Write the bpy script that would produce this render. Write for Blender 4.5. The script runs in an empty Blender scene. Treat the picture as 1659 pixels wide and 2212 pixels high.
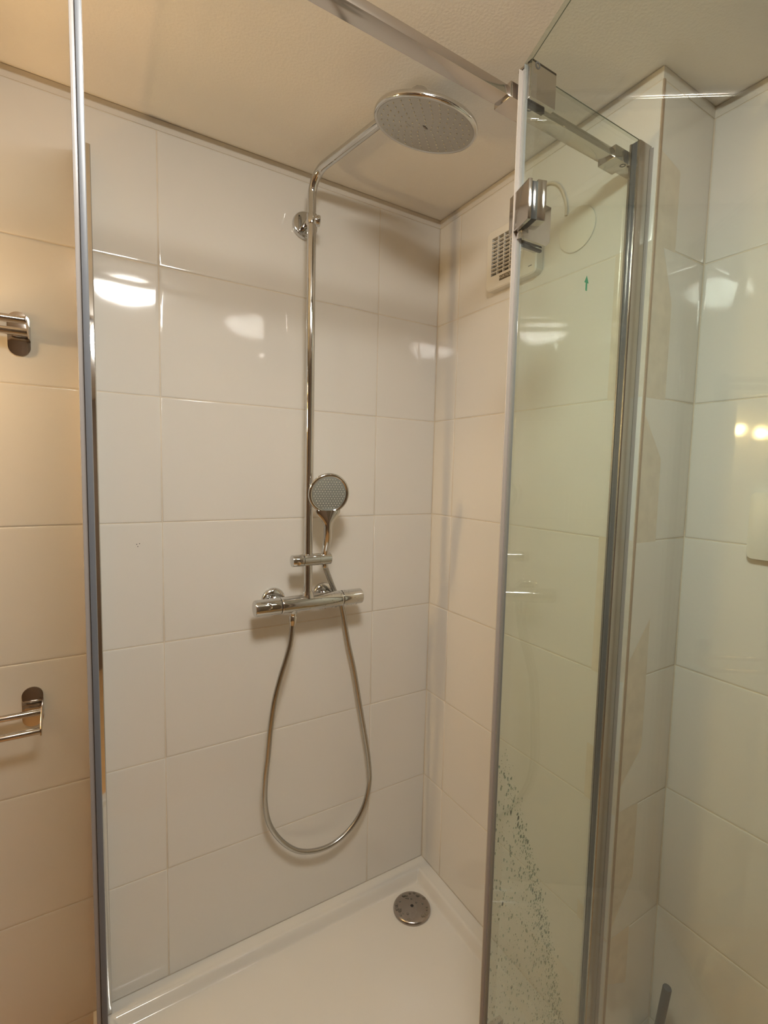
import bpy, bmesh, math, random
from mathutils import Vector, Matrix, noise
random.seed(7)
S = bpy.context.scene
C = S.collection
PI = math.pi

# ------------------------------------------------------------------ camera, world, light, exposure
cam_d = bpy.data.cameras.new('camera'); cam = bpy.data.objects.new('camera', cam_d); C.objects.link(cam)
cam_d.sensor_fit = 'HORIZONTAL'; cam_d.sensor_width = 36.0; cam_d.lens = 22.7399; cam_d.clip_start = 0.02
cr = Vector((0.85555269, -0.51723379, 0.02233379)); cu = Vector((0.02299485, 0.08106136, 0.99644382)); cf = Vector((0.51720482, 0.85199663, -0.08124598))
M = Matrix(((cr.x, cu.x, -cf.x, -0.962409), (cr.y, cu.y, -cf.y, -1.28161832), (cr.z, cu.z, -cf.z, 1.4125601), (0, 0, 0, 1)))
cam.matrix_world = M
S.camera = cam
w = bpy.data.worlds.new('world'); S.world = w; w.use_nodes = True
w.node_tree.nodes['Background'].inputs[0].default_value = (0.9, 0.8, 0.65, 1); w.node_tree.nodes['Background'].inputs[1].default_value = 0.05
S.view_settings.view_transform = 'Standard'; S.view_settings.look = 'None'
S.view_settings.exposure = 2.30; S.view_settings.gamma = 1.0; S.view_settings.use_curve_mapping = False
LAMP_COLOR = (1.0, 0.975, 0.905); LAMP_POWER = 15.0
BULB_COLOR = (1.0, 0.62, 0.27); BULB_POWER = 50.0

# ------------------------------------------------------------------ materials
def mat(name):
    m = bpy.data.materials.new(name); m.use_nodes = True
    return m, m.node_tree.nodes, m.node_tree.links, m.node_tree.nodes['Principled BSDF']
def plain(name, col, rough=0.4, metal=0.0, bump=0.0, bscale=60.0, spec=0.5, vary=0.0, vscale=8.0):
    m, n, l, b = mat(name)
    b.inputs['Base Color'].default_value = (*col, 1); b.inputs['Roughness'].default_value = rough; b.inputs['Metallic'].default_value = metal
    b.inputs['Specular IOR Level'].default_value = spec
    tc = n.new('ShaderNodeTexCoord')
    if bump:
        t = n.new('ShaderNodeTexNoise'); t.inputs['Scale'].default_value = bscale; t.inputs['Detail'].default_value = 3
        l.new(tc.outputs['Object'], t.inputs['Vector'])
        bp = n.new('ShaderNodeBump'); bp.inputs['Strength'].default_value = bump; bp.inputs['Distance'].default_value = 0.002
        l.new(t.outputs['Fac'], bp.inputs['Height']); l.new(bp.outputs['Normal'], b.inputs['Normal'])
    if vary:
        t = n.new('ShaderNodeTexNoise'); t.inputs['Scale'].default_value = vscale; t.inputs['Detail'].default_value = 4
        l.new(tc.outputs['Object'], t.inputs['Vector'])
        mx = n.new('ShaderNodeMix'); mx.data_type = 'RGBA'
        mx.inputs[6].default_value = (*[c * (1 - vary) for c in col], 1); mx.inputs[7].default_value = (*[min(1, c * (1 + vary)) for c in col], 1)
        l.new(t.outputs['Fac'], mx.inputs[0]); l.new(mx.outputs[2], b.inputs['Base Color'])
    return m
def glass_mat(name, tint, base=0.04, gl=1.0, rough=0.0):
    m, n, l, b = mat(name); n.remove(b)
    out = n['Material Output']
    g = n.new('ShaderNodeNewGeometry'); d = n.new('ShaderNodeVectorMath'); d.operation = 'DOT_PRODUCT'
    l.new(g.outputs['Normal'], d.inputs[0]); l.new(g.outputs['Incoming'], d.inputs[1])
    a = n.new('ShaderNodeMath'); a.operation = 'ABSOLUTE'; l.new(d.outputs['Value'], a.inputs[0])
    s = n.new('ShaderNodeMath'); s.operation = 'SUBTRACT'; s.inputs[0].default_value = 1; l.new(a.outputs[0], s.inputs[1])
    p = n.new('ShaderNodeMath'); p.operation = 'POWER'; p.inputs[1].default_value = 5; l.new(s.outputs[0], p.inputs[0])
    q = n.new('ShaderNodeMath'); q.operation = 'MULTIPLY_ADD'; q.inputs[1].default_value = (1 - base) * gl; q.inputs[2].default_value = base; l.new(p.outputs[0], q.inputs[0])
    t = n.new('ShaderNodeBsdfTransparent'); t.inputs[0].default_value = (*tint, 1)
    gg = n.new('ShaderNodeBsdfGlossy'); gg.inputs['Roughness'].default_value = rough
    mx = n.new('ShaderNodeMixShader'); l.new(q.outputs[0], mx.inputs[0]); l.new(t.outputs[0], mx.inputs[1]); l.new(gg.outputs[0], mx.inputs[2])
    l.new(mx.outputs[0], out.inputs['Surface'])
    return m
def emit_mat(name, col, power):
    m, n, l, b = mat(name)
    b.inputs['Base Color'].default_value = (0.8, 0.8, 0.8, 1)
    b.inputs['Emission Color'].default_value = (*col, 1); b.inputs['Emission Strength'].default_value = power
    return m
def tile_mat(name, col):
    m, n, l, b = mat(name)
    tc = n.new('ShaderNodeTexCoord')
    t = n.new('ShaderNodeTexNoise'); t.inputs['Scale'].default_value = 2.2; t.inputs['Detail'].default_value = 2
    l.new(tc.outputs['Object'], t.inputs['Vector'])
    mx = n.new('ShaderNodeMix'); mx.data_type = 'RGBA'
    mx.inputs[6].default_value = (*[c * 0.975 for c in col], 1); mx.inputs[7].default_value = (*[c * 1.02 for c in col], 1)
    l.new(t.outputs['Fac'], mx.inputs[0]); l.new(mx.outputs[2], b.inputs['Base Color'])
    b.inputs['Roughness'].default_value = 0.06; b.inputs['Specular IOR Level'].default_value = 0.5
    t2 = n.new('ShaderNodeTexNoise'); t2.inputs['Scale'].default_value = 16; t2.inputs['Detail'].default_value = 1.5
    l.new(tc.outputs['Object'], t2.inputs['Vector'])
    bp = n.new('ShaderNodeBump'); bp.inputs['Strength'].default_value = 0.15; bp.inputs['Distance'].default_value = 0.0010
    l.new(t2.outputs['Fac'], bp.inputs['Height']); l.new(bp.outputs['Normal'], b.inputs['Normal'])
    return m

TILE = tile_mat('glazed_white_tile', (0.79, 0.765, 0.715))
GROUT = plain('grout', (0.74, 0.67, 0.56), 0.8, vary=0.15, vscale=30)
PLASTER = plain('painted_plaster', (0.86, 0.84, 0.80), 0.85, bump=0.40, bscale=190, spec=0.2)
PAINT = plain('painted_wall', (0.20, 0.15, 0.11), 0.7, bump=0.2, bscale=120, spec=0.3)
STRIP = plain('plaster_strip', (0.74, 0.70, 0.63), 0.6, bump=0.3, bscale=120, spec=0.3)
CHROME = plain('chrome', (0.64, 0.645, 0.64), 0.05, 1.0)
CHROME_SOFT = plain('satin_chrome', (0.60, 0.58, 0.56), 0.16, 1.0, bump=0.05, bscale=25)
STEEL = plain('polished_steel', (0.56, 0.52, 0.485), 0.12, 1.0)
STEELDK = plain('drain_steel', (0.42, 0.38, 0.35), 0.25, 1.0, bump=0.3, bscale=90)
HOSE = plain('metal_hose', (0.50, 0.49, 0.465), 0.26, 1.0)
FACE_M = plain('spray_face_metal', (0.50, 0.49, 0.46), 0.22, 1.0)
FACE_G = plain('spray_face_grey', (0.27, 0.285, 0.26), 0.3)
NOZ = plain('nozzle_rubber', (0.62, 0.62, 0.57), 0.35)
BLACK = plain('black_gap', (0.02, 0.02, 0.02), 0.5)
DKPL = plain('dark_rubber', (0.09, 0.095, 0.11), 0.35)
GREYSEAL = plain('grey_magnet_strip', (0.15, 0.16, 0.18), 0.35)
PVC = plain('translucent_pvc', (0.45, 0.40, 0.35), 0.35)
ACRYL = plain('white_acrylic', (0.72, 0.70, 0.655), 0.14, bump=0.02, bscale=6)
WHITE = plain('white_plastic', (0.80, 0.77, 0.69), 0.35)
CABLE = plain('white_cable', (0.70, 0.62, 0.50), 0.4)
GREEN = plain('green_film', (0.02, 0.33, 0.17), 0.4)
TRIM = plain('beige_trim', (0.42, 0.31, 0.22), 0.35)
LOGO = plain('logo_plate', (0.13, 0.10, 0.06), 0.35)
LETTER = plain('logo_letters', (0.75, 0.70, 0.58), 0.4)
CAVITY = plain('fan_cavity', (0.20, 0.17, 0.13), 0.6)
WOOD = plain('brown_door', (0.10, 0.035, 0.015), 0.4, bump=0.2, bscale=20, vary=0.2)
FLOOR = plain('floor_tile', (0.62, 0.38, 0.17), 0.4, vary=0.15)
GLASS_D = glass_mat('door_glass', (0.935, 0.975, 0.955))
GLASS_F = glass_mat('fixed_glass', (0.96, 0.988, 0.975))
GLASS_EDGE = plain('glass_edge', (0.27, 0.27, 0.265), 0.15)
GLASS_TOP = glass_mat('glass_top_edge', (0.84, 0.88, 0.84), 0.06)
ARRIS = plain('glass_arris', (0.06, 0.10, 0.07), 0.3)
SEALT = plain('clear_seal', (0.36, 0.33, 0.31), 0.25)
PROFILE = plain('anodised_profile', (0.46, 0.425, 0.39), 0.22, 1.0, bump=0.05, bscale=25)
LAMP_M = emit_mat('lamp_opal', LAMP_COLOR, LAMP_POWER)
BULB_M = emit_mat('bulb_glow', BULB_COLOR, BULB_POWER)
def water_mat():
    m, n, l, b = mat('water')
    b.inputs['Base Color'].default_value = (0.42, 0.55, 0.47, 1); b.inputs['Roughness'].default_value = 0.0  # dark green base stands in for the dark surroundings refracted in the drops
    b.inputs['Transmission Weight'].default_value = 1.0; b.inputs['IOR'].default_value = 1.33
    return m
WATER_DARK = water_mat()
WATER_CLEAR = WATER_DARK.copy(); WATER_CLEAR.name = 'clear_water'; WATER_CLEAR.node_tree.nodes['Principled BSDF'].inputs['Base Color'].default_value = (0.9, 0.92, 0.9, 1)

# ------------------------------------------------------------------ helpers
def link(name, bm, mats, parent=None, smooth=False, loc=(0, 0, 0)):
    me = bpy.data.meshes.new(name)
    bmesh.ops.recalc_face_normals(bm, faces=bm.faces)
    bm.to_mesh(me); bm.free()
    for m in (mats if isinstance(mats, (list, tuple)) else [mats]): me.materials.append(m)
    if smooth:
        for p in me.polygons: p.use_smooth = True
        try:
            me.set_sharp_from_angle(angle=math.radians(smooth if smooth is not True else 40))
        except Exception: pass
    o = bpy.data.objects.new(name, me); C.objects.link(o)
    if parent:
        o.parent = parent
        # geometry is written in world coordinates; parents sit at their own base point
        o.location = -Vector(parent_world(parent))
    return o
def parent_world(p):
    v = Vector(p.location)
    while p.parent:
        p = p.parent; v = v + Vector(p.location)
    return v
def thing(name, label, cat, loc, group=None):
    o = bpy.data.objects.new(name, None); C.objects.link(o); o.location = loc; o.empty_display_size = 0.02
    o['label'] = label; o['category'] = cat
    if group: o['group'] = group
    return o
def tag(o, label, cat, group=None, kind=None):
    o['label'] = label; o['category'] = cat
    if group: o['group'] = group
    if kind: o['kind'] = kind
    return o
def rebase(o, loc):
    """give a single-mesh thing an origin at its own place"""
    v = Vector(loc)
    o.data.transform(Matrix.Translation(-v)); o.location = v
    return o
def struct(name, bm, mats, smooth=False):
    o = link(name, bm, mats, smooth=smooth); o['kind'] = 'structure'; return o

def box(bm, x0, x1, y0, y1, z0, z1, bev=0.0, mi=0, mtx=None, seg=2):
    b2 = bmesh.new()
    bmesh.ops.create_cube(b2, size=1.0)
    for v in b2.verts:
        v.co = Vector((x0 + (v.co.x + .5) * (x1 - x0), y0 + (v.co.y + .5) * (y1 - y0), z0 + (v.co.z + .5) * (z1 - z0)))
    if bev > 0: bmesh.ops.bevel(b2, geom=b2.edges[:], offset=bev, segments=seg, profile=0.6, affect='EDGES')
    if mtx is not None: bmesh.ops.transform(b2, matrix=mtx, verts=b2.verts)
    for f in b2.faces: f.material_index = mi
    merge(bm, b2)
def merge(bm, b2):
    vm = {v: bm.verts.new(v.co) for v in b2.verts}
    for f in b2.faces:
        try:
            nf = bm.faces.new([vm[v] for v in f.verts]); nf.material_index = f.material_index
        except ValueError: pass
    b2.free()
def frame_to(d):
    d = Vector(d).normalized()
    a = Vector((0, 0, 1)) if abs(d.z) < 0.95 else Vector((1, 0, 0))
    u = d.cross(a).normalized(); v = d.cross(u).normalized()
    return u, v, d
def lathe(bm, base, axis, prof, seg=40, mi=0, cap=True):
    """prof: list of (distance along axis, radius)"""
    u, v, d = frame_to(axis); base = Vector(base)
    rings = []
    for (t, r) in prof:
        c = base + d * t
        if r < 1e-6: rings.append([bm.verts.new(c)])
        else: rings.append([bm.verts.new(c + (u * math.cos(a) + v * math.sin(a)) * r) for a in [2 * PI * k / seg for k in range(seg)]])
    for a, b in zip(rings, rings[1:]):
        for k in range(seg):
            k2 = (k + 1) % seg
            if len(a) == 1 and len(b) == 1: continue
            if len(a) == 1: f = bm.faces.new((a[0], b[k], b[k2]))
            elif len(b) == 1: f = bm.faces.new((a[k], b[0], a[k2]))
            else: f = bm.faces.new((a[k], b[k], b[k2], a[k2]))
            f.material_index = mi
    if cap:
        for r_ in (rings[0], rings[-1]):
            if len(r_) > 2:
                f = bm.faces.new(r_); f.material_index = mi
def cyl(bm, a, b, r, seg=32, bev=0.0, mi=0):
    a = Vector(a); b = Vector(b); L = (b - a).length
    pr = [(0, r), (L, r)] if bev <= 0 else [(0, r - bev), (bev * .3, r - bev * .3), (bev, r), (L - bev, r), (L - bev * .3, r - bev * .3), (L, r - bev)]
    lathe(bm, a, b - a, pr, seg, mi)
def tube(bm, pts, r, seg=14, mi=0, rf=None):
    pts = [Vector(p) for p in pts]
    T = [(pts[min(i + 1, len(pts) - 1)] - pts[max(i - 1, 0)]).normalized() for i in range(len(pts))]
    u = frame_to(T[0])[0]; rings = []
    for i, (p, t) in enumerate(zip(pts, T)):
        u = (u - t * u.dot(t)).normalized(); v = t.cross(u)
        rr = r if rf is None else rf(i / (len(pts) - 1.0))
        rings.append([bm.verts.new(p + (u * math.cos(2 * PI * k / seg) + v * math.sin(2 * PI * k / seg)) * rr) for k in range(seg)])
    for a, b in zip(rings, rings[1:]):
        for k in range(seg):
            f = bm.faces.new((a[k], a[(k + 1) % seg], b[(k + 1) % seg], b[k])); f.material_index = mi
    bm.faces.new(rings[0]); bm.faces.new(rings[-1])
def catmull(P, n=12):
    P = [Vector(p) for p in P]; P = [P[0] * 2 - P[1]] + P + [P[-1] * 2 - P[-2]]; out = []
    for i in range(1, len(P) - 2):
        a, b, c, d = P[i - 1:i + 3]
        for k in range(n):
            t = k / n
            out.append(0.5 * ((2 * b) + (c - a) * t + (2 * a - 5 * b + 4 * c - d) * t * t + (3 * b - a - 3 * c + d) * t ** 3))
    out.append(P[-2]); return out
def prism(bm, pts2, d0, d1, plane='yz', mi=0, bev=0.0):
    """extrude a 2-D outline; plane names the outline's axes"""
    def co(a, b, d):
        return {'yz': (d, a, b), 'xz': (a, d, b), 'xy': (a, b, d)}[plane]
    b2 = bmesh.new()
    A = [b2.verts.new(co(a, b, d0)) for a, b in pts2]; B = [b2.verts.new(co(a, b, d1)) for a, b in pts2]
    b2.faces.new(A); b2.faces.new(B); n = len(A)
    for k in range(n): b2.faces.new((A[k], A[(k + 1) % n], B[(k + 1) % n], B[k]))
    bmesh.ops.recalc_face_normals(b2, faces=b2.faces)
    if bev > 0: bmesh.ops.bevel(b2, geom=b2.edges[:], offset=bev, segments=2, profile=0.6, affect='EDGES')
    for f in b2.faces: f.material_index = mi
    merge(bm, b2)
def rrect(a0, a1, b0, b1, r, n=6):
    out = []
    for (ca, cb, s) in ((a1 - r, b1 - r, 0), (a0 + r, b1 - r, 90), (a0 + r, b0 + r, 180), (a1 - r, b0 + r, 270)):
        for k in range(n + 1):
            t = math.radians(s + 90 * k / n); out.append((ca + r * math.cos(t), cb + r * math.sin(t)))
    return out

# ------------------------------------------------------------------ tiled walls
TZ0 = 0.08                       # rim of the tray; tile courses start here
COURSES = [TZ0 - 0.3] + [TZ0 + 0.3 * k for k in range(8)]
CEIL = 2.2035
def tile(bm, o, u, n, a0, a1, z0, z1):
    g = 0.0009
    a0 += g; a1 -= g; z0 += g; z1 -= g
    if a1 - a0 < 0.004 or z1 - z0 < 0.004: return
    ta, tz = random.gauss(0, 0.0006), random.gauss(0, 0.0006)
    ac, zc = (a0 + a1) / 2, (z0 + z1) / 2
    rings = []
    for ins, dep in ((0, -0.0022), (0.0004, -0.0007), (0.0013, -0.0002), (0.0025, 0), (0.007, 0)):
        if ins * 2 > min(a1 - a0, z1 - z0) * .8: break
        r = []
        for (a, z) in ((a0 + ins, z0 + ins), (a1 - ins, z0 + ins), (a1 - ins, z1 - ins), (a0 + ins, z1 - ins)):
            r.append(bm.verts.new(o + u * a + Vector((0, 0, z)) + n * (dep + ta * (a - ac) + tz * (z - zc))))
        rings.append(r)
    for p, q in zip(rings, rings[1:]):
        for k in range(4): bm.faces.new((p[k], p[(k + 1) % 4], q[(k + 1) % 4], q[k]))
    bm.faces.new(rings[-1])
def tiled(name, o, u, n, joints, top=2.18, ext=(0, 0), extra=None, zmin=-0.02):
    """o: origin on the finished face, u: direction along the wall, n: outward normal, joints: positions along u"""
    o = Vector(o); u = Vector(u); n = Vector(n)
    bm = bmesh.new()
    zs = [max(z, zmin) for z in COURSES]
    for a0, a1 in zip(joints, joints[1:]):
        for z0, z1 in zip(zs, zs[1:]): tile(bm, o, u, n, a0, a1, z0, min(z1, top))
    # grout bed / wall body behind the tiles
    def corner(a, d, z): return o + u * a + n * d + Vector((0, 0, z))
    j0, j1 = joints[0] - ext[0], joints[-1] + ext[1]
    def slab(d0, d1, z0, z1, mi):
        vs = [bm.verts.new(corner(a, d, z)) for z in (z0, z1) for d in (d0, d1) for a in (j0, j1)]
        for f in ((0, 1, 3, 2), (4, 5, 7, 6), (0, 1, 5, 4), (2, 3, 7, 6), (0, 2, 6, 4), (1, 3, 7, 5)):
            bm.faces.new([vs[i] for i in f]).material_index = mi
    slab(-0.0009, -0.08, zmin, top, 1)
    slab(0.0004, -0.08, top, CEIL, 2)
    if extra: extra(bm)
    ob = struct(name, bm, [TILE, GROUT, STRIP, BLACK], smooth=60)
    return ob
def marks(bm):
    for dx, dz in ((0, 0), (0.006, 0.0012), (0.0022, -0.0055)):
        lathe(bm, (-0.8705 + dx, 0.0, 1.229 + dz), (0, -1, 0), [(0, 0.0011), (0.0003, 0.001), (0.0003, 0)], 8, 3, cap=False)
jb = [-2.4 + 0.0, -2.0025, -1.4068, -0.8140, -0.2191, 0.0]
tiled('wall_back', (0, 0, 0), (1, 0, 0), (0, -1, 0), jb, ext=(0, 0.004), extra=marks)
tiled('wall_right', (0, 0, 0), (0, -1, 0), (-1, 0, 0), [0.0, 0.1010, 0.6970], ext=(0.004, 0))
tiled('wall_return', (0, -0.697, 0), (1, 0, 0), (0, -1, 0), [0.0, 0.1957], ext=(0, 0.004))
tiled('wall_far_right', (0.1957, -0.697, 0), (0, -1, 0), (-1, 0, 0), [0.0, 0.5957, 1.1914, 1.603], ext=(0.004, 0))
bm = bmesh.new(); box(bm, -2.4, 0.28, -2.38, -2.3, -0.02, CEIL); struct('wall_front', bm, PAINT)
bm = bmesh.new(); box(bm, -2.48, -2.4, -2.3, 0.08, -0.02, CEIL); struct('wall_left', bm, PAINT)
bm = bmesh.new(); box(bm, -2.48, 0.28, -2.38, 0.08, -0.10, -0.02); struct('floor', bm, FLOOR)
bm = bmesh.new()          # ceiling edge curled up at the walls, shaped in to give a shaded border
def plan(d): return [(-2.4 + d, -2.3 + d), (0.1957 - d, -2.3 + d), (0.1957 - d, -0.697 - d), (0.0 - d, -0.697 - d), (0.0 - d, 0.0 - d), (-2.4 + d, 0.0 - d)]
rg = [[bm.verts.new((x, y, CEIL - h)) for x, y in plan(d)] for d, h in ((0, -0.001), (0.008, 0.0012), (0.018, 0.0052), (0.030, 0.0095), (0.044, 0.0125), (0.062, 0.0140))]
for p, q in zip(rg, rg[1:]):
    for k in range(6): bm.faces.new((p[k], p[(k + 1) % 6], q[(k + 1) % 6], q[k]))
q = rg[-1]; bm.faces.new((q[0], q[1], q[2], q[3])); bm.faces.new((q[0], q[3], q[4], q[5]))
box(bm, -2.48, 0.28, -2.38, 0.08, CEIL + 0.0015, CEIL + 0.1)
struct('ceiling', bm, PLASTER, smooth=30)
# beige edge strip on the outside corner of the wall return
bm = bmesh.new(); box(bm, -0.0005, 0.0060, -0.6995, -0.6970, 0.0, 2.18, 0.0008); struct('trim_1', bm, TRIM)
# door behind the photographer (seen only in the chrome)
bm = bmesh.new(); box(bm, -2.396, -2.36, -1.9, -1.05, -0.02, 2.0, 0.003); d1 = struct('door_1', bm, WOOD)
bm = bmesh.new(); cyl(bm, (-2.37, -1.15, 1.02), (-2.31, -1.15, 1.02), 0.009); cyl(bm, (-2.31, -1.155, 1.02), (-2.31, -1.28, 1.02), 0.009)
link('door_handle', bm, CHROME, d1, smooth=True)

# ------------------------------------------------------------------ ceiling lamp and vanity lamp (out of frame; they light the room and show in the tiles)
t = thing('ceiling_lamp', 'round opal ceiling lamp seen only as a white glare in the glazed tiles', 'lamp', (-0.81, -1.12, CEIL))
bm = bmesh.new(); lathe(bm, (-0.81, -1.12, CEIL - 0.0138), (0, 0, -1), [(0, 0.142), (0.018, 0.142), (0.02, 0.137)], 48); link('base', bm, WHITE, t, smooth=True)
bm = bmesh.new(); lathe(bm, (-0.81, -1.12, CEIL - 0.032), (0, 0, -1), [(0, 0.132), (0.02, 0.127), (0.04, 0.105), (0.055, 0.065), (0.06, 0)], 48, cap=False); link('diffuser', bm, LAMP_M, t, smooth=True)
t = thing('vanity_lamp', 'chrome bar of warm bulbs on the tiled wall, seen as yellow glints in the tiles', 'lamp', (-1.72, 0, 1.665))
bm = bmesh.new(); box(bm, -2.06, -1.38, -0.03, -0.001, 1.64, 1.69, 0.004); link('base', bm, CHROME, t, smooth=True)
bm = bmesh.new(); box(bm, -2.07, -1.37, -0.120, -0.001, 1.790, 1.796, 0.001); link('shade', bm, STEEL, t, smooth=True)
for x in (-1.45, -1.72, -1.99):
    bm = bmesh.new(); lathe(bm, (x, -0.03, 1.665), (0, -1, 0), [(0, 0.02), (0.03, 0.018)], 20); link('socket', bm, CHROME, t, smooth=True)
    bm = bmesh.new(); lathe(bm, (x, -0.058, 1.665), (0, -1, 0), [(0, 0.011), (0.01, 0.017), (0.025, 0.024), (0.036, 0.025), (0.048, 0.021), (0.056, 0.011), (0.059, 0)], 24, cap=False); link('bulb', bm, BULB_M, t, smooth=True)

# ------------------------------------------------------------------ shower tray
def smoothstep(a, b, x):
    t = min(1, max(0, (x - a) / (b - a))); return t * t * (3 - 2 * t)
TX0, TY0 = -0.985, -0.715; DR = (-0.131, -0.134)
def tray_z(x, y):
    d = min(-x, -y, x - TX0, y - TY0)
    if d <= 0: return TZ0
    s = smoothstep(0.040, 0.062, d)
    r = math.hypot(x - DR[0], y - DR[1])
    fl = 0.052 + 0.006 * min(1, r / 0.8)
    lip = 0.0012 * math.exp(-((d - 0.036) / 0.006) ** 2)
    return TZ0 * (1 - s) + fl * s + lip
bm = bmesh.new()
xs = sorted(set([TX0 + (0 - TX0) * k / 90 for k in range(91)] + [-0.03 - k * 0.003 for k in range(14)] + [TX0 + 0.03 + k * 0.003 for k in range(14)]))
ys = sorted(set([TY0 + (0 - TY0) * k / 70 for k in range(71)] + [-0.03 - k * 0.003 for k in range(14)] + [TY0 + 0.03 + k * 0.003 for k in range(14)]))
G = [[bm.verts.new((x, y, tray_z(x, y))) for x in xs] for y in ys]
for j in range(len(ys) - 1):
    for i in range(len(xs) - 1): bm.faces.new((G[j][i], G[j][i + 1], G[j + 1][i + 1], G[j + 1][i]))
rim = [G[0][i] for i in range(len(xs))] + [G[j][-1] for j in range(1, len(ys))] + [G[-1][i] for i in range(len(xs) - 2, -1, -1)] + [G[j][0] for j in range(len(ys) - 2, 0, -1)]
low = [bm.verts.new((v.co.x, v.co.y, -0.02)) for v in rim]
for k in range(len(rim)): bm.faces.new((rim[k], rim[(k + 1) % len(rim)], low[(k + 1) % len(rim)], low[k]))
bm.faces.new(low)
o = link('shower_tray', bm, ACRYL, smooth=50)
rebase(o, (-0.49, -0.36, -0.02)); tag(o, 'white acrylic shower tray with a raised rim in the tiled corner', 'shower tray')
# drain
t = thing('drain_cover', 'round metal drain cover in the corner of the white tray', 'drain', (DR[0], DR[1], 0.052))
bm = bmesh.new()
lathe(bm, (DR[0], DR[1], 0.0530), (0, 0, 1), [(0, 0.0585), (0.004, 0.0585), (0.0085, 0.0555), (0.0100, 0.050), (0.0110, 0.03), (0.0113, 0.0052), (0.008, 0.0048), (0.008, 0)], 56, cap=False)
link('cover', bm, STEELDK, t, smooth=50)
bm = bmesh.new(); lathe(bm, (DR[0], DR[1], 0.0613), (0, 0, 1), [(0, 0.0046), (0.0026, 0.0046), (0.0026, 0)], 20, cap=False); link('hole', bm, BLACK, t)
bm = bmesh.new()
for k in range(26):          # flat drops lying on the lid
    a = random.uniform(0, 2 * PI); r = 0.012 + 0.038 * math.sqrt(random.random()); q = random.uniform(0.003, 0.0065)
    lathe(bm, (DR[0] + r * math.cos(a), DR[1] + r * math.sin(a), 0.0637 if r < 0.03 else 0.0634), (0, 0, 1), [(0, q), (0.0006, q * .93), (0.0012, q * .6), (0.0014, 0)], 14, cap=False)
o = link('water_droplets', bm, WATER_CLEAR, smooth=True); rebase(o, (DR[0], DR[1], 0.061)); tag(o, 'flat water drops lying on the round drain cover', 'water', kind='stuff')

# ------------------------------------------------------------------ shower column: riser, arm, head, mixer
RX, RY = -0.4645, -0.075; MZ = 1.0575
t = thing('shower_column', 'chrome shower column with thermostatic mixer bar, tall riser pipe and round rain head', 'shower', (RX, 0, MZ))
bm = bmesh.new(); cyl(bm, (RX, RY, MZ + 0.01), (RX, RY, 2.055), 0.0112, 32); link('riser_pipe', bm, CHROME, t, smooth=True)
HX, HY = -0.393, -0.440
arm = [(RX, RY, 2.035)]
R_ = 0.055; ad = Vector((HX - RX, HY - RY, 0)).normalized(); zt = 2.158
arm.append((RX, RY, zt - R_ - 0.01))
for k in range(0, 13):
    a = (PI / 2) * k / 12
    p = Vector((RX, RY, zt - R_)) + ad * (R_ * (1 - math.cos(a))) + Vector((0, 0, R_ * math.sin(a))); arm.append(p)
arm.append(Vector((HX, HY, zt)))
bm = bmesh.new(); tube(bm, arm, 0.0108, 28); link('shower_arm', bm, CHROME, t, smooth=60)
# wall bracket
bm = bmesh.new()
WB = (-0.4555, 0, 2.064)
lathe(bm, WB, (0, -1, 0), [(0.0, 0.0335), (0.003, 0.0345), (0.009, 0.0345), (0.0125, 0.033), (0.0135, 0.031), (0.0135, 0)], 48, cap=False)
cyl(bm, (-0.4555, -0.012, 2.060), (-0.4625, -0.066, 2.052), 0.0105, 28, 0.001)
br = link('wall_bracket', bm, CHROME, t, smooth=40)
bm = bmesh.new(); cyl(bm, (RX, RY, 2.036), (RX, RY, 2.062), 0.0132, 32, 0.0015)
cyl(bm, (RX + 0.004, RY + 0.002, 2.0495), (RX + 0.0215, RY - 0.003, 2.0495), 0.0135, 32, 0.0015)
link('clamp', bm, CHROME, t, smooth=40)
bm = bmesh.new(); cyl(bm, (-0.4745, -0.0135, 2.082), (-0.4745, -0.0142, 2.082), 0.0018, 12); link('grub_screw', bm, BLACK, br)
# rain head
hc = Vector((-0.3724, -0.4351, 2.1014)); hn = Vector((0.0597, -0.2365, 0.9698)).normalized(); hu, hv, _ = frame_to(hn)
bm = bmesh.new()
lathe(bm, hc, hn, [(0.0006, 0.0978), (-0.0006, 0.1000), (-0.0002, 0.1030), (0.0030, 0.1053), (0.0070, 0.1055), (0.0110, 0.1038), (0.0130, 0.099), (0.017, 0.06), (0.021, 0.03), (0.023, 0)], 96, cap=False)
rh = link('rain_head', bm, CHROME, t, smooth=55)
bm = bmesh.new(); lathe(bm, hc + hn * 0.0004, hn, [(0, 0), (0, 0.0978), (0.001, 0.0978)], 96, cap=False); link('spray_face', bm, FACE_M, rh)
bm = bmesh.new()
for ring, n_ in ((1, 6), (2, 10), (3, 14), (4, 18), (5, 22), (6, 26), (7, 30)):
    for k in range(n_):
        a = 2 * PI * (k + 0.5 * (ring % 2)) / n_; r = 0.0125 * ring + 0.002
        lathe(bm, hc + hu * (r * math.cos(a)) + hv * (r * math.sin(a)) + hn * 0.0005, -hn, [(0, 0.0015), (0.0013, 0.0013), (0.0018, 0.0006), (0.0018, 0)], 8, cap=False)
ob = link('spray_nozzles', bm, NOZ, rh, smooth=True); ob['kind'] = 'stuff'
bm = bmesh.new(); b2 = [bm.verts.new(hc + Vector((dx, dy, 0)) - hn * hn.dot(Vector((dx, dy, 0))) - hn * 0.0003) for dx, dy in ((-0.008, -0.001), (-0.003, -0.0035), (0.008, 0.001), (0.003, 0.0035))]; bm.faces.new(b2)
bmesh.ops.solidify(bm, geom=bm.faces[:], thickness=0.0003); link('maker_mark', bm, SEALT, rh)
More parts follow.
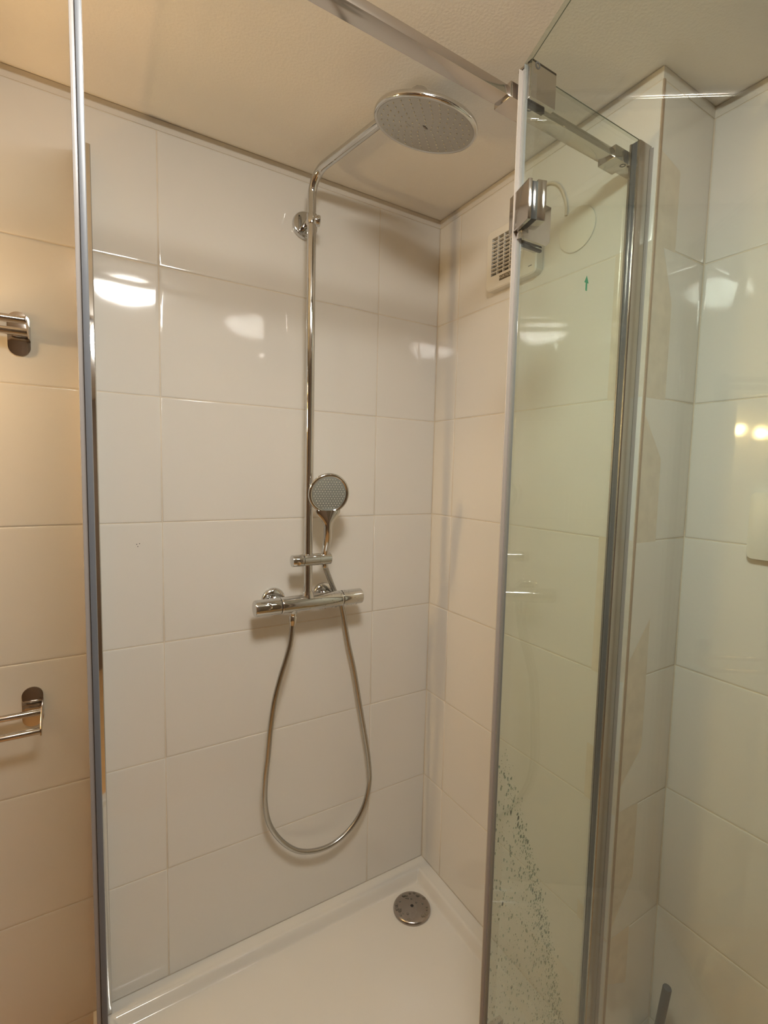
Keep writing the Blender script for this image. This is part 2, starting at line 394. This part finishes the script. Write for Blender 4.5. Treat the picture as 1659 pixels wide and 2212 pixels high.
bm = bmesh.new(); lathe(bm, (HX, HY, 2.108), (0, 0, 1), [(0, 0.0255), (0.012, 0.0255), (0.028, 0.025), (0.040, 0.023), (0.048, 0.018), (0.053, 0.010), (0.054, 0)], 40, cap=False); link('ball_joint', bm, CHROME_SOFT, t, smooth=45)
# mixer
MY = -0.075
bm = bmesh.new()
lathe(bm, (-0.541, MY, MZ), (1, 0, 0), [(0, 0.0208), (0.001, 0.0216), (0.004, 0.0218), (0.172, 0.0218), (0.175, 0.0216), (0.176, 0.0208)], 56)
for x in (-0.538, -0.388):
    cyl(bm, (x, -0.014, MZ), (x, -0.062, MZ), 0.0135, 28)
lathe(bm, (RX, MY, MZ + 0.014), (0, 0, 1), [(0, 0.018), (0.007, 0.0155), (0.013, 0.0132), (0.018, 0.0127)], 32)
lathe(bm, (-0.5065, MY, MZ - 0.014), (0, 0, -1), [(0, 0.017), (0.007, 0.0125), (0.011, 0.0098), (0.020, 0.0095)], 32)
mx = link('mixer_bar', bm, CHROME, t, smooth=45)
for x in (-0.538, -0.388):
    bm = bmesh.new(); lathe(bm, (x, 0, MZ), (0, -1, 0), [(0.0, 0.0315), (0.002, 0.0325), (0.008, 0.0325), (0.012, 0.030), (0.0145, 0.024), (0.0155, 0.014), (0.0155, 0)], 48, cap=False)
    link('escutcheon', bm, CHROME, t, smooth=45)
bm = bmesh.new(); lathe(bm, (-0.5428, MY, MZ), (-1, 0, 0), [(0, 0.0205), (0.0008, 0.0218), (0.064, 0.0218), (0.0665, 0.0212), (0.068, 0.0195), (0.0682, 0)], 56, cap=False)
kn = link('flow_knob', bm, CHROME, t, smooth=35)
bm = bmesh.new()
bd = Vector((-0.18, -0.94, 0.30)).normalized()
lathe(bm, Vector((-0.575, MY, MZ)) + bd * 0.0195, bd, [(0, 0.0086), (0.0024, 0.0086), (0.0026, 0.0078), (0.0019, 0.0072), (0.0019, 0)], 32, cap=False); link('eco_button', bm, CHROME, kn, smooth=40)
bm = bmesh.new(); lathe(bm, (-0.3632, MY, MZ), (1, 0, 0), [(0, 0.0205), (0.0008, 0.0218), (0.057, 0.0218), (0.0595, 0.0212), (0.061, 0.0195), (0.0612, 0)], 56, cap=False)
link('temperature_knob', bm, CHROME, t, smooth=35)
for x in (-0.5425, -0.3648):
    bm = bmesh.new(); lathe(bm, (x, MY, MZ), (1, 0, 0), [(0, 0.0204), (0.0016, 0.0204)], 40); link('gap_ring', bm, BLACK, mx)
# sliding holder
SZ = 1.1745; SY = -0.080
bm = bmesh.new(); lathe(bm, (-0.4815, SY, SZ), (1, 0, 0), [(0, 0.0150), (0.0006, 0.0158), (0.043, 0.0158), (0.0434, 0.0152), (0.0442, 0.0152), (0.0446, 0.0158), (0.0775, 0.0158), (0.079, 0.0145), (0.079, 0)], 40, cap=True)
sl = link('sliding_holder', bm, CHROME, t, smooth=40)
bm = bmesh.new(); lathe(bm, (-0.4822, SY, SZ), (-1, 0, 0), [(0, 0.0152), (0.0006, 0.0158), (0.029, 0.0158), (0.0305, 0.0152), (0.031, 0.0135), (0.031, 0)], 40, cap=False); sk = link('release_knob', bm, CHROME, sl, smooth=40)
bm = bmesh.new(); lathe(bm, Vector((-0.497, SY, SZ)) + Vector((-.15, -.92, -.3)).normalized() * 0.0145, (-.15, -.92, -.3), [(0, 0.0058), (0.002, 0.0056), (0.0018, 0.0045), (0.0012, 0)], 24, cap=False); link('button', bm, CHROME, sk, smooth=40)

# droplets clinging to the mixer
bm = bmesh.new()
def drop(bm, p, nrm, r, el=1.0, seg=9):
    u, v, d = frame_to(nrm); p = Vector(p); rings = []
    up = Vector((0, 0, 1)); up = (up - d * up.dot(d)); up = up.normalized() if up.length > .1 else u
    sd = d.cross(up)
    for h, q in ((-0.02, 1.0), (0.38, 0.86), (0.62, 0.5)):
        rings.append([bm.verts.new(p + (sd * math.cos(a) * r * q + up * math.sin(a) * r * q * el) + d * h * r) for a in [2 * PI * k / seg for k in range(seg)]])
    top = bm.verts.new(p + d * 0.7 * r)
    for a, b in zip(rings, rings[1:]):
        for k in range(seg): bm.faces.new((a[k], a[(k + 1) % seg], b[(k + 1) % seg], b[k]))
    for k in range(seg): bm.faces.new((rings[-1][k], rings[-1][(k + 1) % seg], top))
    bm.faces.new(rings[0])
for k in range(95):
    x = random.triangular(-0.47, -0.305, -0.36); a = random.uniform(-PI * 0.62, PI * 0.55)
    n_ = Vector((0, -math.cos(a), math.sin(a)))
    drop(bm, Vector((x, MY, MZ)) + n_ * 0.0217, n_, random.uniform(0.0007, 0.0017))
for k in range(16):
    x = random.uniform(-0.43, -0.31); drop(bm, (x, MY - random.uniform(-.004, .006), MZ - 0.0212), (0, 0, -1), random.uniform(0.0016, 0.0026))
o = link('water_droplets', bm, WATER_CLEAR, smooth=True); rebase(o, (-0.385, MY, MZ)); tag(o, 'small water drops clinging to the right half of the chrome mixer bar', 'water', kind='stuff')

# ------------------------------------------------------------------ hand shower
HB = Vector((-0.4185, -0.080, 1.180)); HCN = Vector((-0.4285, -0.124, 1.3535))
t = thing('hand_shower', 'chrome hand shower with round grey spray face standing in the sliding holder', 'hand shower', HB)
fn = Vector((-0.20, -0.965, -0.17)).normalized()      # spray direction
bm = bmesh.new()
pts = catmull([HB, HB + Vector((-.001, -.007, .022)), Vector((-0.4225, -0.105, 1.235)), Vector((-0.426, -0.1135, 1.275)), Vector((-0.427, -0.1155, 1.31))], 10)
def hr(s): return 0.0105 + 0.0035 * math.sin(min(1, s * 1.5) * PI) + (0.012 * max(0, s - 0.72) / 0.28)
def ell_tube(bm, pts, rw, rd, seg=24):
    T = [(pts[min(i + 1, len(pts) - 1)] - pts[max(i - 1, 0)]).normalized() for i in range(len(pts))]; rings = []
    for i, (p, tt) in enumerate(zip(pts, T)):
        sd = tt.cross(fn).normalized(); dd = sd.cross(tt).normalized(); s = i / (len(pts) - 1)
        rings.append([bm.verts.new(p + sd * math.cos(a) * rw(s) + dd * math.sin(a) * rd(s)) for a in [2 * PI * k / seg for k in range(seg)]])
    for a, b in zip(rings, rings[1:]):
        for k in range(seg): bm.faces.new((a[k], a[(k + 1) % seg], b[(k + 1) % seg], b[k]))
    bm.faces.new(rings[0]); bm.faces.new(rings[-1])
ell_tube(bm, pts, lambda s: 0.0095 + 0.0018 * math.sin(s * PI) + 0.024 * smoothstep(0.70, 1.0, s), lambda s: 0.0095 + 0.0015 * math.sin(s * PI) - 0.001 * s)
link('handle', bm, CHROME, t, smooth=60)
bm = bmesh.new()
lathe(bm, HCN - fn * 0.0175, fn, [(-0.002, 0), (-0.001, 0.025), (0.003, 0.043), (0.009, 0.0525), (0.014, 0.0545), (0.0178, 0.0535), (0.0198, 0.0505), (0.0190, 0.0470), (0.0175, 0.0452)], 64, cap=False)
hd = link('head_shell', bm, CHROME, t, smooth=60)
bm = bmesh.new(); lathe(bm, HCN - fn * 0.0002, fn, [(-0.002, 0.0456), (0.0008, 0.0450), (0.0014, 0.043), (0.0018, 0)], 56, cap=False); sf = link('spray_face', bm, FACE_G, hd, smooth=True)
bm = bmesh.new(); u_, v_, d_ = frame_to(fn)
for i in range(-6, 7):
    for j in range(-7, 8):
        a = (i + 0.5 * (j % 2)) * 0.0073; b = j * 0.0063
        if math.hypot(a, b) < 0.0425:
            lathe(bm, HCN + u_ * a + v_ * b + fn * 0.0012, fn, [(0, 0.0013), (0.0011, 0.0011), (0.0015, 0.0005), (0.0015, 0)], 7, cap=False)
ob = link('spray_nozzles', bm, NOZ, hd, smooth=True); ob['kind'] = 'stuff'
# hose
HP = [(-0.5068, -0.075, 1.012), (-0.5128, -0.075, 0.9573), (-0.5234, -0.074, 0.9149), (-0.5396, -0.072, 0.8621), (-0.5549, -0.069, 0.798), (-0.5642, -0.065, 0.7206), (-0.5689, -0.06, 0.6463), (-0.5748, -0.055, 0.5715), (-0.573, -0.05, 0.4989), (-0.5582, -0.046, 0.433), (-0.5219, -0.042, 0.3685), (-0.473, -0.04, 0.319), (-0.4166, -0.04, 0.2969), (-0.3582, -0.04, 0.2968), (-0.3011, -0.04, 0.325), (-0.2595, -0.039, 0.3748), (-0.2386, -0.037, 0.4453), (-0.2412, -0.035, 0.5166), (-0.2524, -0.033, 0.5903), (-0.2741, -0.031, 0.7035), (-0.2945, -0.029, 0.814), (-0.3154, -0.027, 0.9035), (-0.3309, -0.026, 0.9847), (-0.3436, -0.027, 1.0324), (-0.3669, -0.034, 1.0709), (-0.3948, -0.055, 1.1183), (-0.4165, -0.0785, 1.152)]
t = thing('shower_hose', 'silver metal shower hose hanging in a long loop below the mixer', 'hose', (-0.406, -0.04, 0.2842))
def hose_tube(bm, pts, r, seg=14):
    # resample evenly and ripple the radius like a wound metal hose
    L = [0]
    for a, b in zip(pts, pts[1:]): L.append(L[-1] + (b - a).length)
    n = int(L[-1] / 0.0016); out = []; j = 0
    for i in range(n + 1):
        s = L[-1] * i / n
        while j < len(L) - 2 and L[j + 1] < s: j += 1
        f = (s - L[j]) / max(1e-9, L[j + 1] - L[j]); out.append(pts[j].lerp(pts[j + 1], min(1, f)))
    k = [0]
    def rf(s): k[0] += 1; return r * (1.0 + 0.035 * (1 if k[0] % 2 else -1))
    tube(bm, out, r, seg, 0, rf)
bm = bmesh.new(); hose_tube(bm, catmull(HP, 16), 0.0070); link('hose_body', bm, HOSE, t, smooth=80)
bm = bmesh.new(); lathe(bm, (-0.5065, -0.075, MZ - 0.031), (-0.03, 0, -1), [(0, 0.0098), (0.001, 0.0105), (0.016, 0.0105), (0.018, 0.0095), (0.026, 0.0085)], 28); link('lower_nut', bm, CHROME, t, smooth=40)
bm = bmesh.new(); lathe(bm, (-0.4182, -0.0800, 1.166), (0.01, 0.0, -1), [(0, 0.0095), (0.012, 0.0090), (0.016, 0.0078)], 24); link('upper_nut', bm, CHROME, t, smooth=40)

# ------------------------------------------------------------------ glass enclosure
ZT = 2.070; ZB = 0.084
def vbox(bm, p, d, n, s0, s1, o0, o1, z0, z1, bev=0.0, mi=0):
    """box along direction d (s), sideways n (o), z"""
    b2 = bmesh.new(); bmesh.ops.create_cube(b2, size=1.0)
    for v in b2.verts:
        s = s0 + (v.co.x + .5) * (s1 - s0); q = o0 + (v.co.y + .5) * (o1 - o0); z = z0 + (v.co.z + .5) * (z1 - z0)
        v.co = Vector((p[0] + d[0] * s + n[0] * q, p[1] + d[1] * s + n[1] * q, z))
    bmesh.ops.recalc_face_normals(b2, faces=b2.faces)
    if bev > 0: bmesh.ops.bevel(b2, geom=b2.edges[:], offset=bev, segments=2, profile=0.6, affect='EDGES')
    for f in b2.faces: f.material_index = mi
    merge(bm, b2)
PANE = [GLASS_F, GLASS_EDGE, GLASS_TOP, ARRIS]
def pane(bm, p, d, n, s0, s1, o0, o1, z0, z1):
    """glass slab; ground edges carry their own materials, with a fine dark line along the top arris"""
    start = len(bm.faces); vbox(bm, p, d, n, s0, s1, o0, o1, z0, z1)
    bm.faces.ensure_lookup_table(); N = Vector((n[0], n[1], 0))
    for f in bm.faces[start:]:
        f.normal_update()
        if abs(f.normal.z) > 0.5: f.material_index = 2
        elif abs(f.normal.dot(N)) < 0.5: f.material_index = 1
    vbox(bm, p, d, n, s0, s1, o0 - 0.0001, o0 + 0.0009, z1 - 0.0009, z1 + 0.0001, 0, 3)
# fixed pane beside the wall
GY0, GY1 = -0.675, -0.667
fp = thing('fixed_glass_panel', 'narrow fixed glass shower panel held in a chrome wall profile, green arrow on it', 'shower screen', (-0.19, -0.671, 0.08))
bm = bmesh.new(); pane(bm, (0, 0), (1, 0), (0, 1), -0.343, -0.012, GY0, GY1, ZB, ZT); link('glass_pane', bm, PANE, fp)
bm = bmesh.new()
prism(bm, [(-0.0005, -0.682), (-0.038, -0.682), (-0.040, -0.6805), (-0.040, -0.6775), (-0.036, -0.6770), (-0.036, -0.6652), (-0.040, -0.6647), (-0.040, -0.6610), (-0.038, -0.660), (-0.0005, -0.660)], ZB - 0.003, 2.064, 'xy')
pf = link('wall_profile', bm, PROFILE, fp)
bm = bmesh.new(); box(bm, -0.0385, -0.0362, -0.6768, -0.6655, ZB, 2.064); link('gasket', bm, DKPL, pf)
bm = bmesh.new(); prism(bm, [(-0.0004, -0.682), (-0.0004, -0.6865), (-0.002, -0.6845), (-0.006, -0.6822)], ZB, 2.06, 'xy'); link('silicone_bead', bm, SEALT, pf)
bm = bmesh.new()
box(bm, -0.3485, -0.3435, -0.6765, -0.6655, ZB, ZT - 0.004, 0.0012); link('edge_seal', bm, SEALT, fp)
bm = bmesh.new(); box(bm, -0.3560, -0.3480, -0.6722, -0.6706, ZB, ZT - 0.006, 0.0004); link('seal_fin', bm, PVC, fp)
bm = bmesh.new(); bx, bz = -0.1665, 1.757
prism(bm, [(bx - 0.0022, bz), (bx + 0.0022, bz), (bx + 0.0022, bz + 0.014), (bx + 0.0062, bz + 0.014), (bx, bz + 0.027), (bx - 0.0062, bz + 0.014), (bx - 0.0022, bz + 0.014)], GY0 - 0.0004, GY0 - 0.0001, 'xz')
ar = link('arrow_mark', bm, GREEN, fp); ar['label'] = 'small green arrow pointing up'
# swing door, opened outwards
ang = math.radians(72.4); DH = (-0.349, -0.676); dd = (-math.cos(ang), -math.sin(ang)); dn = (-math.sin(ang), math.cos(ang))   # dn points to the side facing the shower head
dr = thing('glass_door', 'clear glass shower door swung open towards the camera on chrome hinges', 'shower door', (DH[0], DH[1], 0.09))
bm = bmesh.new(); pane(bm, DH, dd, dn, -0.001, 0.600, -0.008, 0.0, 0.098, ZT + 0.003); link('glass_pane', bm, [GLASS_D] + PANE[1:], dr)
bm = bmesh.new(); vbox(bm, DH, dd, dn, 0.600, 0.606, -0.010, 0.002, 0.098, ZT, 0.001); link('magnet_strip', bm, GREYSEAL, dr)
bm = bmesh.new(); vbox(bm, DH, dd, dn, 0.02, 0.598, -0.010, 0.002, 0.086, 0.1005, 0.001); link('bottom_seal', bm, PVC, dr)
def hinge(z):
    bm = bmesh.new(); vbox(bm, DH, dd, dn, -0.0185, 0.043, 0.0005, 0.0068, z, z + 0.061, 0.0008)
    hg = link('hinge', bm, STEEL, dr, smooth=30); hg['label'] = 'polished steel hinge clamp'
    bm = bmesh.new(); vbox(bm, DH, dd, dn, 0.012, 0.043, -0.0245, -0.0090, z, z + 0.061, 0.0008); link('outer_plate', bm, STEEL, hg, smooth=30)
    bm = bmesh.new(); vbox(bm, DH, dd, dn, -0.002, 0.040, -0.0092, 0.0006, z + 0.002, z + 0.059); link('hinge_gasket', bm, BLACK, hg)
    bm = bmesh.new()
    prism(bm, [(-0.3500, z - 0.012), (-0.291, z - 0.012), (-0.283, z - 0.004), (-0.283, z + 0.053), (-0.3500, z + 0.053)], -0.6865, -0.6755, 'xz', 0, 0.0007)
    link('panel_clamp', bm, STEEL, fp, smooth=30)
    bm = bmesh.new(); box(bm, -0.3390, -0.286, -0.6664, -0.6560, z - 0.012, z + 0.053, 0.0007); link('panel_clamp', bm, STEEL, fp, smooth=30)
    bm = bmesh.new(); box(bm, -0.3470, -0.288, -0.6690, -0.6740, z - 0.0165, z - 0.0125); link('clamp_gap_shade', bm, BLACK, fp)  # black strip put in for the shadow in the slot under the clamp
hinge(1.813); hinge(0.285)
# stabiliser bar with its clamps
sb = thing('stabiliser_bar', 'flat steel stabiliser bar running under the ceiling above the shower opening', 'bar', (-0.5, -0.645, 2.03))
bm = bmesh.new(); box(bm, -0.940, -0.030, -0.658, -0.630, 2.030, 2.045, 0.0010); link('rail', bm, STEEL, sb, smooth=30)
bm = bmesh.new(); box(bm, -0.3645, -0.300, -0.6630, -0.6250, 2.0255, 2.0495, 0.0012); link('glass_sleeve', bm, STEEL, sb, smooth=30)
bm = bmesh.new(); box(bm, -0.3430, -0.2850, -0.6860, -0.6760, 2.020, 2.0775, 0.0010)
box(bm, -0.3430, -0.2850, -0.6860, -0.6560, 2.0725, 2.0775, 0.0008)
cl = link('glass_clamp', bm, STEEL, sb, smooth=30)
bm = bmesh.new(); box(bm, -0.3445, -0.3400, -0.6765, -0.6662, 2.020, 2.0720); box(bm, -0.3445, -0.3000, -0.6765, -0.6700, 2.0150, 2.0215); link('clamp_gap_shade', bm, BLACK, cl)  # black strips stand in for the shade in the gap around the plate
def screw(bm, c, ax, r=0.0056):
    lathe(bm, c, ax, [(0, r * .62), (0.0004, r * .62), (0.0006, r * .8), (0.0004, r), (0, r)], 24, cap=False)
bm = bmesh.new(); screw(bm, (-0.3170, -0.6600, 2.0255), (0, 0, -1)); link('screw', bm, DKPL, cl, smooth=True)
bm = bmesh.new(); screw(bm, (-0.3300, -0.6861, 2.071), (0, -1, 0)); link('screw', bm, DKPL, cl, smooth=True)
bm = bmesh.new(); box(bm, -0.0860, -0.0400, -0.6630, -0.6250, 2.0255, 2.0495, 0.0012); box(bm, -0.0420, -0.0005, -0.6560, -0.6320, 2.0265, 2.0485, 0.001); wc = link('wall_clamp', bm, STEEL, sb, smooth=30)
bm = bmesh.new(); screw(bm, (-0.050, -0.655, 2.0255), (0, 0, -1)); link('screw', bm, DKPL, wc, smooth=True)
bm = bmesh.new(); box(bm, -0.972, -0.938, -0.663, -0.625, 2.0255, 2.0495, 0.0012); link('end_clamp', bm, STEEL, sb, smooth=30)
# side pane seen edge-on
sp = thing('side_glass_panel', 'side glass panel seen edge-on with grey magnet strip, between towel rails and shower', 'shower screen', (-0.9625, -0.33, 0.08))
bm = bmesh.new(); pane(bm, (0, 0), (0, 1), (1, 0), -0.657, -0.010, -0.9665, -0.9585, ZB, 2.084); link('glass_pane', bm, PANE, sp)
bm = bmesh.new()
prism(bm, [(-0.968, -0.0005), (-0.968, -0.028), (-0.9665, -0.030), (-0.9472, -0.030), (-0.9455, -0.028), (-0.9455, -0.0005)], ZB, 2.0875, 'xy', 0, 0.0006); link('wall_profile', bm, CHROME, sp, smooth=40)
bm = bmesh.new(); box(bm, -0.9648, -0.9590, -0.6760, -0.6575, ZB, 2.082, 0.0010); link('magnet_strip', bm, GREYSEAL, sp, smooth=30)
bm = bmesh.new(); box(bm, -0.9700, -0.9650, -0.6720, -0.6500, ZB, 2.082, 0.0010); link('seal_lip', bm, SEALT, sp, smooth=30)
bm = bmesh.new(); box(bm, -0.9690, -0.9560, -0.655, -0.030, ZB - 0.0035, ZB + 0.012, 0.001); link('bottom_profile', bm, PVC, sp)

# spray of water on the inside of the fixed pane
bm = bmesh.new()
edge = [(-0.3317, 0.936), (-0.2252, 0.657), (-0.1455, 0.415), (-0.1001, 0.212), (-0.085, 0.10)]
def edge_x(z):
    for (x0, z0), (x1, z1) in zip(edge, edge[1:]):
        if z1 <= z <= z0: return x0 + (x1 - x0) * (z - z0) / (z1 - z0)
    return -0.34 if z > 0.9 else -0.085
cnt = 0
while cnt < 1900:
    z = 0.10 + 0.84 * (1 - math.sqrt(random.random())) ** 0.8; xe = edge_x(z) + random.gauss(0, 0.006)
    if xe < -0.336: continue
    uu = random.random(); x = -0.338 + (xe + 0.338) * (uu ** 0.8 if random.random() < .6 else 1 - abs(random.gauss(0, .12)))
    if x < -0.338 or x > -0.05: continue
    r = random.choice((0.0006, 0.0007, 0.0008, 0.0010, 0.0013, 0.0018)); drop(bm, (x, GY1, z), (0, 1, 0), r, random.uniform(1.3, 2.6), 7); cnt += 1
o = link('water_droplets', bm, WATER_DARK, smooth=True); rebase(o, (-0.2, GY1, 0.4)); tag(o, 'dark spray of water drops on the lower part of the fixed glass', 'water', kind='stuff')

# ------------------------------------------------------------------ extractor fan on the right wall
fy0, fy1, fz0, fz1, fd = -0.244, -0.420, 1.908, 2.064, -0.024
t = thing('extractor_fan', 'square cream extractor fan with a grille high on the tiled wall', 'fan', (-0.001, (fy0 + fy1) / 2, fz0))
gy0, gy1, gz0, gz1 = -0.264, -0.352, 1.944, 2.042
bm = bmesh.new()
def fb(y0, y1, z0, z1, x0=fd, x1=-0.0003, bev=0.0): box(bm, x0, x1, y0, y1, z0, z1, bev)
# body with an open window for the grille
b2 = bmesh.new(); out_ = rrect(fy1, fy0, fz0, fz1, 0.012, 6)
inn = [(gy1, gz0), (gy1, gz1), (gy0, gz1), (gy0, gz0)]
Ao = [b2.verts.new((fd + 0.003, a, b)) for a, b in out_]; Bo = [b2.verts.new((-0.0003, a, b)) for a, b in out_]
cx_, cz_ = (fy0 + fy1) / 2, (fz0 + fz1) / 2
Fo = [b2.verts.new((fd, cx_ + (a - cx_) * 0.965, cz_ + (b - cz_) * 0.965)) for a, b in out_]
I = [b2.verts.new((fd, a, b)) for a, b in inn]; J = [b2.verts.new((-0.006, a, b)) for a, b in inn]
n_ = len(out_)
for k in range(n_):
    b2.faces.new((Ao[k], Ao[(k + 1) % n_], Bo[(k + 1) % n_], Bo[k])); b2.faces.new((Ao[k], Ao[(k + 1) % n_], Fo[(k + 1) % n_], Fo[k]))
for k in range(4): b2.faces.new((I[k], I[(k + 1) % 4], J[(k + 1) % 4], J[k]))
es = []
for L_ in (Fo, I):
    for k in range(len(L_)):
        e = b2.edges.get((L_[k], L_[(k + 1) % len(L_)])) or b2.edges.new((L_[k], L_[(k + 1) % len(L_)])); es.append(e)
bmesh.ops.triangle_fill(b2, use_beauty=True, use_dissolve=True, edges=es, normal=(-1, 0, 0))
merge(bm, b2)
body = link('housing', bm, WHITE, t, smooth=30)
bm = bmesh.new(); box(bm, -0.0068, -0.0055, gy1, gy0, gz0, gz1); link('cavity', bm, CAVITY, t)
bm = bmesh.new()
for k in range(1, 10):
    z = gz0 + (gz1 - gz0) * k / 10
    box(bm, fd + 0.0002, fd + 0.0030, gy1, gy0, z - 0.0009, z + 0.0009)
    mt = Matrix.Translation((fd + 0.006, 0, z)) @ Matrix.Rotation(math.radians(-30), 4, 'Y') @ Matrix.Translation((-(fd + 0.006), 0, -z))
    box(bm, fd + 0.003, fd + 0.011, gy1, gy0, z - 0.0005, z + 0.0005, 0, 0, mt)
for k in range(1, 4):
    y = gy0 + (gy1 - gy0) * k / 4
    box(bm, fd, fd + 0.006, y - 0.0012, y + 0.0012, gz0, gz1)
link('grille', bm, WHITE, t)
bm = bmesh.new(); box(bm, fd - 0.0012, fd + 0.001, -0.337, -0.297, 1.9245, 1.9370, 0.0003); lp = link('logo_plate', bm, LOGO, t)
bm = bmesh.new(); box(bm, fd - 0.0006, fd + 0.001, -0.407, -0.396, 1.9265, 1.9285, 0.0002); link('indicator', bm, DKPL, t)
cu_ = bpy.data.curves.new('logo_text', 'FONT'); cu_.body = 'VORTICE'; cu_.size = 0.0098; cu_.align_x = 'CENTER'; cu_.align_y = 'CENTER'; cu_.extrude = 0.0001
to = bpy.data.objects.new('tmp_text', cu_); C.objects.link(to)
bpy.context.view_layer.update()
me = bpy.data.meshes.new_from_object(to); bpy.data.objects.remove(to)
RT = Matrix.Translation((fd - 0.0014, -0.317, 1.93075)) @ Matrix(((0, 0, -1, 0), (-1, 0, 0, 0), (0, 1, 0, 0), (0, 0, 0, 1)))
me.transform(RT); me.materials.clear(); me.materials.append(LETTER)
to = bpy.data.objects.new('lettering', me); C.objects.link(to); to.parent = lp; to.location = -parent_world(lp)
# cable and round blank cover beside the fan
o = None
bm = bmesh.new(); tube(bm, catmull([(-0.004, -0.385, 2.062), (-0.004, -0.400, 2.100), (-0.004, -0.430, 2.113), (-0.004, -0.464, 2.090), (-0.004, -0.484, 2.045), (-0.004, -0.486, 2.015)], 10), 0.0032, 10)
o = link('fan_cable', bm, CABLE, smooth=True); rebase(o, (-0.004, -0.43, 2.08)); tag(o, 'thin cream cable arching from the fan to the round cover', 'cable')
bm = bmesh.new(); lathe(bm, (-0.0003, -0.5165, 1.973), (-1, 0, 0), [(0, 0.0485), (0.003, 0.0485), (0.0045, 0.046), (0.0048, 0)], 56, cap=False)
o = link('round_cover', bm, WHITE, smooth=40); rebase(o, (0, -0.5165, 1.973)); tag(o, 'flat round cream cover plate on the tiles seen through the fixed glass', 'cover')

# ------------------------------------------------------------------ towel rails on the left
def rail(zc, ends, label, name='towel_rail', xl=-1.30):
    xr = -1.0625
    t = thing(name, label, 'towel rail', (-1.08, 0, zc), 'double towel rails left of the side glass')
    for xc in (-1.0815, xl + 0.02):
        bm = bmesh.new()
        pts = [(xc + 0.0195 * math.cos(a), zc + 0.0255 + 0.0195 * math.sin(a)) for a in [PI * k / 14 for k in range(15)]] + [(xc + 0.0195 * math.cos(a), zc - 0.0255 + 0.0195 * math.sin(a)) for a in [PI + PI * k / 14 for k in range(15)]]
        prism(bm, pts, -0.0035, -0.0003, 'xz', 0, 0.0006); link('wall_plate', bm, STEEL, t, smooth=40)
    for (y, z, r) in ends:
        bm = bmesh.new(); cyl(bm, (xr - 0.0005, y, z), (xl, y, z), r, 24, 0.0006); link('rod', bm, STEEL, t, smooth=40)
    for xe in (xr, xl):
        (y1, z1, r1), (y2, z2, r2) = ends
        bm = bmesh.new(); zt_ = zc + 0.014
        o_ = [(-0.0035, zc + 0.016), (y1 - 0.004, max(z1, zc) + 0.010), (y2 - r2 - 0.002, z2 + 0.0075), (y2 - r2 - 0.003, z2 - 0.0065), (y2 + 0.006, z2 - 0.0095), (y1, min(z1, zc) - 0.012), (-0.0035, zc - 0.014)]
        prism(bm, o_, xe - 0.0012, xe + 0.0012, 'yz', 0, 0.0004); link('end_plate', bm, STEEL, t, smooth=30)
rail(1.682, ((-0.034, 1.680, 0.0078), (-0.076, 1.694, 0.0078)), 'upper double towel rail of polished steel beside the shower glass')
rail(0.880, ((-0.034, 0.8785, 0.0068), (-0.072, 0.8535, 0.0068)), 'lower double towel rail of polished steel beside the shower glass')

# ------------------------------------------------------------------ right side: wall plate and brush
t = thing('wall_plate', 'cream rounded plastic wall plate on the far right tiled wall', 'wall plate', (0.1957, -0.95, 1.322))
bm = bmesh.new(); prism(bm, rrect(-1.072, -0.826, 1.2545, 1.3900, 0.012, 6), 0.1815, 0.1955, 'yz', 0, 0.0015); link('cover', bm, WHITE, t, smooth=40)
for y0, y1 in ((-1.055, -0.955), (-0.95, -0.90)):
    bm = bmesh.new(); prism(bm, rrect(y0, y1, 1.275, 1.370, 0.006, 4), 0.1795, 0.1822, 'yz', 0, 0.0006); link('button', bm, WHITE, t, smooth=40)
t = thing('toilet_brush', 'grey-handled brush standing on the floor at the tiled corner', 'brush', (0.12, -0.79, -0.02))
bm = bmesh.new(); cyl(bm, (0.122, -0.745, 0.05), (0.119, -0.770, 0.277), 0.0092, 24, 0.003); link('handle', bm, DKPL, t, smooth=40)
bm = bmesh.new(); lathe(bm, (0.122, -0.750, -0.019), (0, 0, 1), [(0, 0.042), (0.004, 0.045), (0.105, 0.045), (0.11, 0.042), (0.112, 0.012)], 40); link('holder', bm, WHITE, t, smooth=40)
